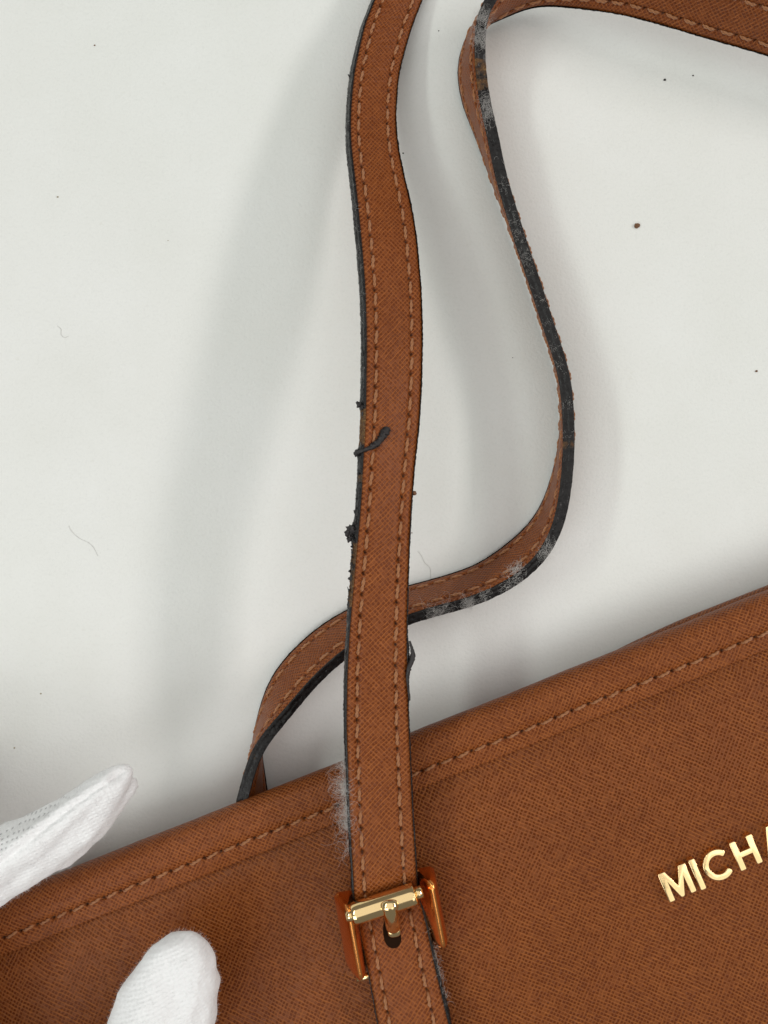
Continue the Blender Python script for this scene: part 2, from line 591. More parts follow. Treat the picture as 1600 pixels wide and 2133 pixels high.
        return mesh_obj(name, verts, grid_faces(len(idx), k, flip=not flip), mat, parent, attr={'peel': pe})

    def stitches(self, parent, s0=None, s1=None, back=False, scale=1.0):
        s0 = 0 if s0 is None else s0
        s1 = self.s[-1] if s1 is None else s1
        for r, ph in zip(self.rows, (0.0, 0.37)):
            s = self.phase + (ph + 0.5) * self.pitch
            while s < s1 - 2:
                if s > s0 + 2:
                    p, t, n = self.at(s + random.uniform(-.12, .12), r)
                    if back:
                        p = p - n * (self.t + 0.12 - 0.25)
                        n = -n
                    else:
                        p = p + n * (0.35 * (1 - (2 * r - 1) ** 2) - 0.42)
                    put_stitch(parent, p, t, n, scale, math.radians(random.gauss(-5, 2.5)))
                s += self.pitch


# ------------------------------------------------------------------ bag body
def smoothstep(a, b_, x):
    t = np.clip((x - a) / (b_ - a), 0, 1)
    return t * t * (3 - 2 * t)


rim_px = [(-420, 2048), (-200, 1952), (0, 1866), (156, 1804), (281, 1763), (375, 1722), (500, 1679), (700, 1598), (860, 1524),
          (1000, 1468), (1200, 1390), (1300, 1350), (1400, 1311), (1600, 1233), (1800, 1158), (2200, 1015)]
rim_mm = np.array([W(x, y, 24.0) for x, y in rim_px])
rim_fit = np.polyfit(rim_mm[:, 0] / 100, rim_mm[:, 1], 4)
rim_y = lambda x: np.polyval(rim_fit, x / 100)
rim_dy = lambda x: np.polyval(np.polyder(rim_fit), x / 100) / 100
X0, X1 = -165.0, 225.0
# arc length along the rim
_xs = np.linspace(X0, X1, 1400)
_ss = np.concatenate([[0], np.cumsum(np.hypot(np.diff(_xs), np.diff(rim_y(_xs))))])
rim_x_of_s = lambda s: np.interp(s, _ss, _xs)
rim_s_of_x = lambda x: np.interp(x, _xs, _ss)
RIM_LEN = _ss[-1]


def rim_frame(x):
    d = rim_dy(x)
    t = np.stack([np.ones_like(d), d], -1)
    t = t / np.linalg.norm(t, axis=-1, keepdims=True)
    n = np.stack([t[..., 1], -t[..., 0]], -1)          # into the bag
    return t, n


def panel_z(s, v):
    """height of the front panel at s along the rim, v mm below it"""
    z = 27.0 + 11.0 * (1 - np.exp(-np.maximum(v - 14, 0) / 55.0))
    z = z + 1.3 * np.sin(s / 47.0 + 0.6) * smoothstep(5, 60, v) + 1.0 * np.sin(s / 29.0 + v / 33.0) * smoothstep(15, 70, v)
    # soft dent left of the buckle, where the thumb presses
    z = z - 2.6 * np.exp(-((s - rim_s_of_x(-72)) / 30) ** 2 - ((v - 48) / 26) ** 2)
    z = z + 1.6 * np.exp(-((s - rim_s_of_x(35)) / 38) ** 2 - ((v - 52) / 30) ** 2)
    z = z - 1.3 * np.exp(-((v - 17) / 3.6) ** 2)
    return z


def bag_sv(x, y):
    xf = x
    for _ in range(4):
        t, n = rim_frame(np.array(xf))
        dy = y - rim_y(xf); dx = x - xf
        xf = xf + dx * t[0] + dy * t[1]
    t, n = rim_frame(np.array(xf))
    v = (x - xf) * n[0] + (y - rim_y(xf)) * n[1]
    return float(rim_s_of_x(xf)), float(v)


def bag_z(x, y):
    s, v = bag_sv(x, y)
    return float(panel_z(s, v))


bag = empty('handbag', 'tan cross-grain leather handbag lying on the white table with worn black-edged straps', 'handbag')

# front panel (starts under the top band)
ns, nv = 330, 210
S = np.linspace(0, RIM_LEN, ns)
V = 12 + np.linspace(0, 1, nv) ** 1.15 * 238
xs = rim_x_of_s(S)
t_, n_ = rim_frame(xs)
P = np.zeros((ns, nv, 3))
P[..., 0] = xs[:, None] + n_[:, None, 0] * V[None]
P[..., 1] = rim_y(xs)[:, None] + n_[:, None, 1] * V[None]
P[..., 2] = panel_z(S[:, None] + 0 * V[None], V[None] + 0 * S[:, None])
# the panel rolls down at its two ends and at the foot
fall = smoothstep(14, 0, S)[:, None] + smoothstep(RIM_LEN - 14, RIM_LEN, S)[:, None] + smoothstep(236, 250, V)[None, :]
P[..., 2] -= 14 * np.clip(fall, 0, 1) ** 2
uv = np.stack([S[:, None] + 0 * V[None], V[None] + 0 * S[:, None]], -1).reshape(-1, 2)
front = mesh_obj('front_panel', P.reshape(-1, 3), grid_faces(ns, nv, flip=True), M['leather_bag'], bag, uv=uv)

# top band: cross-section rolled over the mouth of the bag
BAND_V, STI_V = 16.9, 11.6
prof = []
for a in np.linspace(-100, 90, 26):
    r = math.radians(a)
    prof.append((6.2 - 6.2 * math.cos(r), 22.3 + 6.0 * math.sin(r)))
for v in np.linspace(6.8, BAND_V - 0.3, 34):
    prof.append((v, None))
prof += [(BAND_V, 'e0'), (BAND_V + 0.05, 'e1'), (BAND_V - 0.12, 'e2'), (BAND_V - 2.2, 'e3')]
SPITCH, SPH = 5.95, 2.0
ns = 1500
S = np.linspace(0, RIM_LEN, ns)
xs = rim_x_of_s(S)
t_, n_ = rim_frame(xs)
wob = 0.35 * snoise(S, 1, 26) + 0.10 * snoise(S, 2, 6)
P = np.zeros((ns, len(prof), 3)); UV = np.zeros((ns, len(prof), 2))
acc = 0; lastpz = None; HK = np.zeros((ns, len(prof)))
for j, (v, z) in enumerate(prof):
    top = 28.3 + 0.25 * snoise(S, 3, 30)
    if z is None:
        zz = top - 0.35 * smoothstep(6, BAND_V, np.array(v)) + 0.15
        dv = v - STI_V
        d = ((S - SPH) / SPITCH) % 1.0
        d = np.minimum(d, 1 - d) * SPITCH
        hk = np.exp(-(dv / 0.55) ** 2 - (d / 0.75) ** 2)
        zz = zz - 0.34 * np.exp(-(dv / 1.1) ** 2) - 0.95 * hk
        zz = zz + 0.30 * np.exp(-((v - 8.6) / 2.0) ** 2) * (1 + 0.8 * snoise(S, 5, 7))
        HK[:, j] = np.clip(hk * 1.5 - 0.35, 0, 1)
    elif z == 'e0':
        zz = top - 0.32
    elif z == 'e1':
        zz = top - 0.62
    elif z == 'e2':
        zz = top - 0.85
    elif z == 'e3':
        zz = top - 0.95
    else:
        zz = z + (top - 28.3) + 0 * S
    vv = v + wob * (1 if (z is None and v < 14) or not (z is None) else 1)
    P[:, j, 0] = xs + n_[:, 0] * vv
    P[:, j, 1] = rim_y(xs) + n_[:, 1] * vv
    P[:, j, 2] = zz
    if j:
        acc += float(np.mean(np.hypot(v - lastpz[0], P[:, j, 2] - P[:, j - 1, 2])))
    lastpz = (v, z)
    UV[:, j, 0] = S + 3.3
    UV[:, j, 1] = acc
# the band blends down at its ends
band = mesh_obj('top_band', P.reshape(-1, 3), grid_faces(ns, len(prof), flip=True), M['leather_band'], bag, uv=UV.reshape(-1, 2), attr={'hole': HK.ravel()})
s = SPH + SPITCH / 2
while s < RIM_LEN - 3:
    x = float(rim_x_of_s(s)); tt, nn = rim_frame(np.array(x))
    w_ = float(np.interp(s, S, wob))
    p = (x + nn[0] * (STI_V + w_), float(rim_y(x)) + nn[1] * (STI_V + w_), 28.05 + 0.25 * snoise([s], 3, 30)[0])
    put_stitch(band, p, (tt[0], tt[1], 0), (0, 0, 1), 0.86, math.radians(random.gauss(7, 2.5)))
    s += SPITCH

# back panel with its own rolled top edge, just showing past the front one on the right
ns = 120
S = np.linspace(0, RIM_LEN, ns)
xs = rim_x_of_s(S); t_, n_ = rim_frame(xs)
prof = [(14, 13.5)] + [(4.0 - 4.0 * math.cos(math.radians(a)), 9.4 + 4.0 * math.sin(math.radians(a))) for a in np.linspace(90, -90, 15)] + [(12, 4.0), (60, 1.0), (250, 0.8)]
P = np.zeros((ns, len(prof), 3)); UV = np.zeros((ns, len(prof), 2)); acc = 0
shift = 5.0 - 3.2 * smoothstep(50, 110, xs)
for j, (v, z) in enumerate(prof):
    vv = v + (shift if v < 20 else 0)
    P[:, j, 0] = xs + n_[:, 0] * vv
    P[:, j, 1] = rim_y(xs) + n_[:, 1] * vv
    P[:, j, 2] = z
    if j: acc += math.hypot(v - prof[j - 1][0], z - prof[j - 1][1])
    UV[:, j, 0] = S; UV[:, j, 1] = acc
mesh_obj('back_panel', P.reshape(-1, 3), grid_faces(ns, len(prof)), M['leather_bag'], bag, uv=UV.reshape(-1, 2))
# side gussets and foot
for (sv, nm) in ((0.0, 'side_panel'), (RIM_LEN, 'side_panel')):
    x = float(rim_x_of_s(sv)); tt, nn = rim_frame(np.array(x))
    sg = -1 if sv == 0 else 1
    vs = np.linspace(4, 249, 40); hs = np.linspace(0, 1, 9)
    pts = []; uvs = []
    for v in vs:
        zt = (float(panel_z(np.array(sv), np.array(max(v, 17)))) - 14.2) if v > 14 else 24
        for h in hs:
            bow = sg * 3.0 * math.sin(math.pi * h)
            pts.append((x + nn[0] * v + tt[0] * bow, float(rim_y(x)) + nn[1] * v + tt[1] * bow, 1.2 + (zt - 1.2) * h))
            uvs.append((v, h * 24))
    mesh_obj(nm, pts, grid_faces(40, 9), M['leather_bag'], bag, uv=uvs)
pts = []; uvs = []
for i, sv in enumerate(np.linspace(0, RIM_LEN, 60)):
    x = float(rim_x_of_s(sv)); tt, nn = rim_frame(np.array(x))
    zt = float(panel_z(np.array(sv), np.array(250.0))) - 14
    for h in np.linspace(0, 1, 7):
        v = 250 + 2.5 * math.sin(math.pi * h)
        pts.append((x + nn[0] * v, float(rim_y(x)) + nn[1] * v, 0.9 + (zt - 0.9) * h)); uvs.append((sv, h * 22))
mesh_obj('base_panel', pts, grid_faces(60, 7), M['leather_bag'], bag, uv=uvs)


# ------------------------------------------------------------------ front strap
# y, left face edge x, right face edge x, z of the middle, roll (left edge higher, degrees)
fs = [(-330, 930, 1030, 5, 8), (-160, 850, 950, 6, 14), (-60, 803, 903, 8, 22), (0, 781, 880, 9, 27), (50, 760, 860, 11, 29), (100, 749, 845, 13, 30), (150, 738, 832, 15, 30),
      (200, 733, 827, 17, 29), (250, 730, 825, 19.5, 28), (300, 731, 829, 22, 28), (350, 737, 839, 24.5, 28), (400, 743, 851, 27, 28),
      (450, 748, 862, 29, 28), (500, 753, 869, 31, 28), (600, 761, 878, 34.5, 27), (700, 764, 881, 38, 26), (800, 763, 879, 41, 25),
      (894, 761, 873, 43, 25), (964, 756, 865, 44, 24), (1034, 753, 859, 45, 22), (1105, 747, 855, 46, 20), (1175, 740, 852, 46.5, 18),
      (1245, 734, 850, 46.5, 14), (1300, 729, 848, 46.5, 12), (1400, 723, 849, 46, 10), (1511, 721, 852, 45, 8), (1596, 724, 856, 44, 7),
      (1680, 727, 859, 43.5, 5), (1792, 734, 865, 44.6, 3), (1826, 736, 867, 44.8, 2), (1850, 738, 869, 43.6, 2), (1868, 739, 870, 41.4, 2), (1880, 740, 871, 39.5, 2)]
A, B = [], []
for (y, xl, xr, z, roll) in fs:
    w = (xr - xl) * KPX * (CAM_H - z)
    dz = 0.5 * w * math.tan(math.radians(roll))
    slope = 0.0
    if y > 1780: slope = -0.33
    elif y > 1640: slope = -0.33 * (y - 1640) / 140
    yl, yr = y - slope * (xr - xl) / 2 * 1, y + slope * (xr - xl) / 2
    A.append(W(xl, yl, z + dz)); B.append(W(xr, yr, z - dz))
fr = Ribbon(A, B, t=3.7, sig=3.2, rows=(0.17, 0.80), pitch=6.55, phase=1.5)


def s_at_y(rb, py, dr=None):
    """arc length where the strap's middle is seen at photo row py"""
    yy = 1066.5 - rb.C[:, 1] / (KPX * (CAM_H - rb.C[:, 2]))
    return float(rb.s[np.argmin(np.abs(yy - py))])


SF = lambda py: s_at_y(fr, py)
fr.wrinkle = (0, SF(340))
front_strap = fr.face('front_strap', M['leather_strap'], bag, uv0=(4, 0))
front_strap['label'] = 'vertical strap whose left edge paint is peeling'
fr.face('lining', M['leather_strap'], front_strap, m=30, back=True)
fr.edge('painted_edge', M['edge'], front_strap, 'A', bulge=0.75, seed=1,
        peel=[(SF(838), SF(935), 1.0), (SF(1120), SF(1275), 0.85), (SF(1290), SF(1330), 0.4)],
        lumps=[(SF(842), 1.6, 0.5), (SF(940), 1.3, 0.7), (SF(1108), 2.6, 1.5), (SF(1180), 4.0, 0.35), (SF(1245), 2.0, 0.4)])
fr.edge('painted_edge', M['edge'], front_strap, 'B', bulge=0.35, seed=2,
        lumps=[(SF(1385), 3.5, 1.2), (SF(1350), 2.0, 0.6), (SF(300), 1.0, 0.5)])
fr.stitches(front_strap, back=False)

# lower piece of the strap that comes out from under the buckle
ls = [(1868, 742, 868, 37.5, 0), (1905, 746, 880, 39.8, -1), (1950, 754, 890, 41.3, -3), (2025, 770, 905, 41.9, -5), (2125, 788, 929, 42.2, -6), (2250, 815, 958, 42.2, -6), (2420, 850, 996, 42.0, -3), (2600, 885, 1035, 41.8, 0)]
A, B = [], []
for (y, xl, xr, z, roll) in ls:
    w = (xr - xl) * KPX * (CAM_H - z)
    dz = 0.5 * w * math.tan(math.radians(roll))
    yl, yr = y + 0.24 * (xr - xl) / 2, y - 0.24 * (xr - xl) / 2
    A.append(W(xl, yl, z + dz)); B.append(W(xr, yr, z - dz))
lo = Ribbon(A, B, t=2.6, sig=4.0, rows=(0.17, 0.80), pitch=6.3, phase=2.6)
lower = lo.face('strap_tab', M['leather_strap'], bag, uv0=(300, 5))
lo.face('lining', M['leather_strap'], lower, m=20, back=True)
lo.edge('painted_edge', M['edge'], lower, 'A', bulge=0.3, seed=4)
lo.edge('painted_edge', M['edge'], lower, 'B', bulge=0.75, seed=5)
lo.stitches(lower)

# ------------------------------------------------------------------ rear strap, standing on its edge
TR = 3.9
# (A = upper edge near camera, B = lower edge on the table), photo pixels of the grained face, and z of B
rs = [((440, 1850), (560, 1820), 3, 1), ((466, 1760), (556, 1730), 3, 1), ((487, 1690), (540, 1668), 2.5, 1), ((502, 1625), (531, 1615), 2.2, 1),
      ((520, 1567), (521, 1566), 2, 1), ((543, 1532), (528, 1520), 2, 1), ((571, 1500), (540, 1469), 2, 1), ((602, 1466), (560, 1414), 2, 1),
      ((630, 1432), (588, 1374), 2, 1), ((661, 1399), (627, 1334), 2, 1), ((700, 1364), (668, 1300), 2, 1), ((740, 1334), (712, 1273), 2, 1),
      ((795, 1301), (775, 1243), 2, 1), ((848, 1280), (835, 1222), 2, 1), ((901, 1263), (890, 1208), 2, 1), ((968, 1247), (949, 1191), 2, 1),
      ((1022, 1226), (995, 1174), 2, 1), ((1075, 1197), (1042, 1142), 2, 1), ((1118, 1158), (1084, 1108), 2, 1), ((1140, 1120), (1110, 1080), 2, 1),
      ((1155, 1082), (1130, 1045), 2, 1), ((1166, 1020), (1148, 992), 2, 1), ((1172, 948), (1162, 932), 2, 1), ((1172, 880), (1167, 876), 2, 1),
      ((1166, 800), (1164, 800), 2, 1), ((1152, 745), (1150, 745), 2, 1), ((1136, 700), (1134, 700), 2, 1), ((1098, 582), (1099, 586), 2, 1), ((1075, 516), (1076, 518), 2, 1),
      ((1055, 451), (1048, 446), 2, 1), ((1031, 372), (1018, 368), 2, 1), ((1014, 285), (990, 288), 2, 1), ((999, 219), (962, 222), 2, 1),
      ((990, 153), (949, 153), 2.5, 1), ((987, 100), (957, 105), 3, 1), ((988, 60), (974, 64), 3.5, 1), ((994, 25), (990, 32), 4, 1),
      ((1008, -5), (1030, 24), 4.5, 1), ((1036, -42), (1075, 2), 5, 1), ((1085, -72), (1125, -10), 6, 1), ((1150, -95), (1170, -6), 7, 1), ((1230, -112), (1225, 4), 8.5, 1),
      ((1330, -106), (1297, 16), 10, 1), ((1420, -82), (1384, 38), 11, 1), ((1512, -52), (1472, 64), 11.5, 1), ((1640, -12), (1600, 99), 11.5, 1),
      ((1770, 32), (1725, 145), 11, 1), ((1940, 110), (1890, 225), 9, 1), ((2200, 260), (2140, 370), 6, 1)]
STRAP_W = 19.5
A, B = [], []
for (a, b_, zb, _) in rs:
    zb = zb + TR * 0.0
    pb = W(b_[0], b_[1], zb)
    za = zb + 16
    for _i in range(12):
        pa = W(a[0], a[1], za)
        d = math.hypot(pa[0] - pb[0], pa[1] - pb[1])
        za = zb + math.sqrt(max(STRAP_W ** 2 - d * d, 0.0))
        za = max(za, zb + 1.0)
    A.append(W(a[0], a[1], za)); B.append(pb)
rr = Ribbon(A, B, t=TR, sig=4.2, rows=(0.19, 0.80), pitch=6.5, phase=0.5)
# never below the table
for arr in (rr.A, rr.B):
    low = np.minimum(arr[:, 2], (arr - rr.Nn * rr.t)[:, 2])
    arr[:, 2] += np.maximum(0.7 - low, 0)


def s_at(rb, px, py):
    d = CAM_H - rb.A[:, 2]
    xx = 800 + rb.A[:, 0] / (KPX * d); yy = 1066.5 - rb.A[:, 1] / (KPX * d)
    return float(rb.s[np.argmin((xx - px) ** 2 + (yy - py) ** 2)])


SR = lambda x, y: s_at(rr, x, y)
rear = rr.face('rear_strap', M['leather_strap'], bag, uv0=(0, 40))
rear['label'] = 'strap standing on its edge in an S-curve with fluffy black edge'
rr.face('lining', M['leather_strap'], rear, m=44, back=True, uv0=(0, 90))
rr.edge('painted_edge', M['edge'], rear, 'A', bulge=0.45, seed=7, peel=[(SR(508, 1606), SR(524, 1556), 0.6), (SR(992, 200), SR(988, 110), 0.8)],
        lumps=[(SR(988, 90), 2.5, 0.35), (SR(560, 1510), 3, 0.3)])
rr.edge('painted_edge', M['edge'], rear, 'B', bulge=0.05, seed=8)
rr.stitches(rear)
rr.stitches(rear, back=True, s0=SR(1190, 1000) * 0 + SR(1172, 960))


# ------------------------------------------------------------------ buckle
buckle = bpy.data.objects.new('buckle', None)
buckle.empty_display_size = 0.01
buckle.parent = bag
COL.objects.link(buckle)


def tube_path(name, pts, radii, mat, parent, k=16, squash=1.0, cap=True, jitter=0.0, seed=0):
    pts = np.array(pts, float)
    T = unit(np.gradient(pts, axis=0))
    up = np.array([0, 0, 1.0])
    verts, faces = [], []
    for i, p in enumerate(pts):
        side = unit(np.cross(T[i], up)) if abs(T[i][2]) < 0.97 else np.array([1.0, 0, 0])
        nn = np.cross(side, T[i])
        for j in range(k):
            th = 2 * math.pi * j / k
            r = radii[i] * (1 + jitter * mnoise.noise(Vector((i * 0.6, j * 1.3, seed * 5.5))))
            verts.append(p + side * r * math.cos(th) + nn * r * squash * math.sin(th))
    n = len(pts)
    for i in range(n - 1):
        for j in range(k):
            j2 = (j + 1) % k
            faces.append((i * k + j, i * k + j2, (i + 1) * k + j2, (i + 1) * k + j))
    if cap:
        faces.append(tuple(range(k))[::-1])
        faces.append(tuple((n - 1) * k + j for j in range(k)))
    return mesh_obj(name, verts, faces, mat, parent)


# roller
a, b_ = W(736, 1904, 46.2), W(866, 1861, 46.2)
n = 30
pts = [a + (b_ - a) * t for t in np.linspace(0, 1, n)]
rad = [3.45] * n
for i, f in ((0, 0.90), (1, 0.97)):
    rad[i] *= f; rad[-1 - i] *= f
pts[1] = a + (b_ - a) * 0.012; pts[-2] = b_ - (b_ - a) * 0.012
roller = tube_path('roller', pts, rad, M['gold'], buckle, k=40)
for i in (0, 1):
    c_, d_ = (a, -1) if i == 0 else (b_, 1)
    dirn = unit(b_ - a) * d_
    tube_path('roller_pin', [c_ - dirn * 0.5, c_ + dirn * 2.2], [1.9, 1.9], M['gold'], buckle, k=20)


def side_bar(ptop, pbot, width, lean, height, zt=47.5, zb=44.0):
    """one cheek of the buckle: steep ridge-topped bar with rounded ends"""
    p0, p1 = W(*ptop, zt), W(*pbot, zb)
    n, k = 26, 11
    d = unit(p1 - p0)
    side = unit(np.cross(d, np.array([0, 0, 1.0])))
    up = np.cross(side, d)
    L = np.linalg.norm(p1 - p0)
    verts, faces = [], []
    # half cross-section around: bottom-left, left wall, ridge, right wall, bottom-right
    f = 1 if lean > 0 else -1                      # the broad polished facet looks away from the strap
    cs = [(0.50 * f, -1.0), (0.50 * f, -0.45), (0.485 * f, -0.26), (0.44 * f, -0.12), (0.36 * f, -0.03), (0.27 * f, 0.0), (0.16 * f, -0.06), (-0.02 * f, -0.24), (-0.22 * f, -0.50), (-0.38 * f, -0.74), (-0.47 * f, -0.90), (-0.50 * f, -1.0)]
    if f > 0:
        cs = cs[::-1]
    k = len(cs)
    for i in range(n):
        t = i / (n - 1)
        e = min(t, 1 - t) * L
        sc_w = (max(0.0, 1 - (1 - min(e / 1.8, 1)) ** 2)) ** 0.5 * 0.40 + 0.60
        drop = 1.6 * (1 - min(e / 2.2, 1)) ** 2
        for (sx, sz) in cs:
            verts.append(p0 + d * (L * t) + side * (sx * width * sc_w) + up * (sz * height - drop * (sz > -0.9)))
    for i in range(n - 1):
        for j in range(k):
            j2 = (j + 1) % k
            faces.append((i * k + j, (i + 1) * k + j, (i + 1) * k + j2, i * k + j2))
    faces.append(tuple(range(k)))
    faces.append(tuple((n - 1) * k + j for j in range(k))[::-1])
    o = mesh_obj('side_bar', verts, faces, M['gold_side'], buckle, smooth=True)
    md = o.modifiers.new('bevel', 'BEVEL')
    md.width = 0.22 * MM
    md.segments = 3
    md.limit_method = 'ANGLE'
    md.angle_limit = math.radians(32)
    return o


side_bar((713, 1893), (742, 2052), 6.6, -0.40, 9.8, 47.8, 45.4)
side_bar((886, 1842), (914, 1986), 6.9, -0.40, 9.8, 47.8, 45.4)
# bar that closes the frame below the strap
q0, q1 = W(744, 2040, 37.8), W(908, 1985, 37.8)
tube_path('cross_bar', [q0 + (q1 - q0) * t for t in np.linspace(0, 1, 8)], [1.0] * 8, M['gold'], buckle, k=14)
# prong
zs = [(811, 1880, 48.3), (812, 1888, 49.3), (813, 1898, 49.0), (815, 1910, 47.6), (817.5, 1922, 45.6), (819, 1931, 43.9), (820, 1935, 43.0)]
pp = gsmooth(np.array([W(*z) for z in zs for _ in range(4)]), 2.5)
prong = tube_path('prong', pp, list(np.interp(np.linspace(0, 1, len(pp)), [0, .06, .16, .24, .27, .85, .95, 1], [2.2, 2.85, 2.9, 2.8, 2.3, 2.25, 2.0, 1.5])), M['gold'], buckle, k=20, squash=0.8)
tg = np.array([W(820, 1934, 42.3), W(821, 1940, 42.2), W(822, 1947, 42.15), W(823, 1953, 42.1)])
tube_path('prong_tip', tg, [1.9, 2.05, 2.0, 1.2], M['gold'], prong, k=18, squash=0.32)
# punched slot below the prong: dark patch on the face, hole shade put in its colour, prong tip on it
hp, ht, hn = lo.at(s_at_y(lo, 1950), 0.47, 0.0)
ang = math.atan2(ht[1], ht[0])
sv, sf = [], []
for j in range(40):
    th = 2 * math.pi * j / 40
    lx, ly = math.cos(th) * 3.0, math.sin(th) * 2.55
    if lx < 0: lx *= 1.9
    p = np.array([hp[0] + lx * math.cos(ang) - ly * math.sin(ang), hp[1] + lx * math.sin(ang) + ly * math.cos(ang), 0])
    pl, _, nl = hp, None, hn
    z = hp[2] - ((p[0] - hp[0]) * nl[0] + (p[1] - hp[1]) * nl[1]) / nl[2]
    sv.append((p[0], p[1], z + 0.50))
sv2 = [(x, y, z) for x, y, z in sv]
cx, cy = hp[0], hp[1]
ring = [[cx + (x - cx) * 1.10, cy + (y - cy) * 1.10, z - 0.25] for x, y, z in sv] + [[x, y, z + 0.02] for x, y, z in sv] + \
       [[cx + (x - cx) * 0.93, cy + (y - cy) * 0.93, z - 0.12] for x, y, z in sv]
rf = []
for i in range(2):
    for j in range(40):
        rf.append((i * 40 + j, i * 40 + (j + 1) % 40, (i + 1) * 40 + (j + 1) % 40, (i + 1) * 40 + j))
rf.append(tuple(80 + j for j in range(40)))
mesh_obj('slot', ring, rf, M['slot_shade'], lower)

# ------------------------------------------------------------------ metal letters
def stroke_poly(pts, w):
    """closed outline round an open polyline: width w, slightly rounded ends"""
    pts = [Vector(p) for p in pts]
    L, R = [], []
    for i, p in enumerate(pts):
        if i == 0: d = (pts[1] - p).normalized(); nrm = Vector((-d.y, d.x)); k = 1
        elif i == len(pts) - 1: d = (p - pts[i - 1]).normalized(); nrm = Vector((-d.y, d.x)); k = 1
        else:
            d1 = (p - pts[i - 1]).normalized(); d2 = (pts[i + 1] - p).normalized()
            nrm = Vector((-(d1 + d2).y, (d1 + d2).x)).normalized()
            k = 1 / max(0.35, nrm.dot(Vector((-d1.y, d1.x))))
        L.append(p + nrm * w / 2 * k); R.append(p - nrm * w / 2 * k)
    d0 = (pts[0] - pts[1]).normalized() * w * 0.16
    d1 = (pts[-1] - pts[-2]).normalized() * w * 0.16
    c0 = [R[0].lerp(L[0], 0.22) + d0, R[0].lerp(L[0], 0.78) + d0]
    c1 = [L[-1].lerp(R[-1], 0.22) + d1, L[-1].lerp(R[-1], 0.78) + d1]
    return L + c1 + R[::-1] + c0


def letter_outline(ch, w):
    H = 1.0
    if ch == 'I': return stroke_poly([(w / 2, 0), (w / 2, H)], w), w
    if ch == 'M':
        W_ = 0.98
        o = [(0, 0), (w, 0), (w, 0.66), (W_ / 2 - 0.001, 0.0 + 0.30 - 0.30), (W_ - w, 0.66), (W_ - w, 0), (W_, 0), (W_, H), (W_ - w * 1.12, H), (W_ / 2, 0.42), (w * 1.12, H), (0, H)]
        o = [(0, 0.03), (w * .2, 0), (w * .8, 0), (w, 0.03), (w, 0.60), (W_ / 2 - w * .34, 0.03), (W_ / 2, 0.0), (W_ / 2 + w * .34, 0.03), (W_ - w, 0.60), (W_ - w, 0.03), (W_ - w * .8, 0), (W_ - w * .2, 0), (W_, 0.03),
             (W_, H - .03), (W_ - .04, H), (W_ - w * 1.15, H), (W_ / 2, 0.40), (w * 1.15, H), (0.04, H), (0, H - .03)]
        return o, W_
    if ch == 'H':
        W_ = 0.80; m0, m1 = 0.50 - w * .42, 0.50 + w * .42
        return [(0, 0.03), (.04, 0), (w - .04, 0), (w, .03), (w, m0), (W_ - w, m0), (W_ - w, .03), (W_ - w + .04, 0), (W_ - .04, 0), (W_, .03),
                (W_, H - .03), (W_ - .04, H), (W_ - w + .04, H), (W_ - w, H - .03), (W_ - w, m1), (w, m1), (w, H - .03), (w - .04, H), (.04, H), (0, H - .03)], W_
    if ch == 'C':
        r = 0.5 - w / 2 + 0.02
        pts = [(0.5 + r * math.cos(math.radians(t)), 0.5 + r * math.sin(math.radians(t))) for t in range(42, 322, 8)]
        return stroke_poly(pts, w * 0.93), 0.94
    if ch == 'A':
        W_ = 0.90
        return None, W_
    if ch == 'E':
        W_ = 0.58; c = w * .84
        return [(0, 0), (W_, 0), (W_, c), (w, c), (w, .5 - c / 2), (W_ * .92, .5 - c / 2), (W_ * .92, .5 + c / 2), (w, .5 + c / 2), (w, 1 - c), (W_, 1 - c), (W_, 1), (0, 1)], W_
    if ch == 'L':
        W_ = 0.56; c = w * .84
        return [(0, 0), (W_, 0), (W_, c), (w, c), (w, 1), (0, 1)], W_


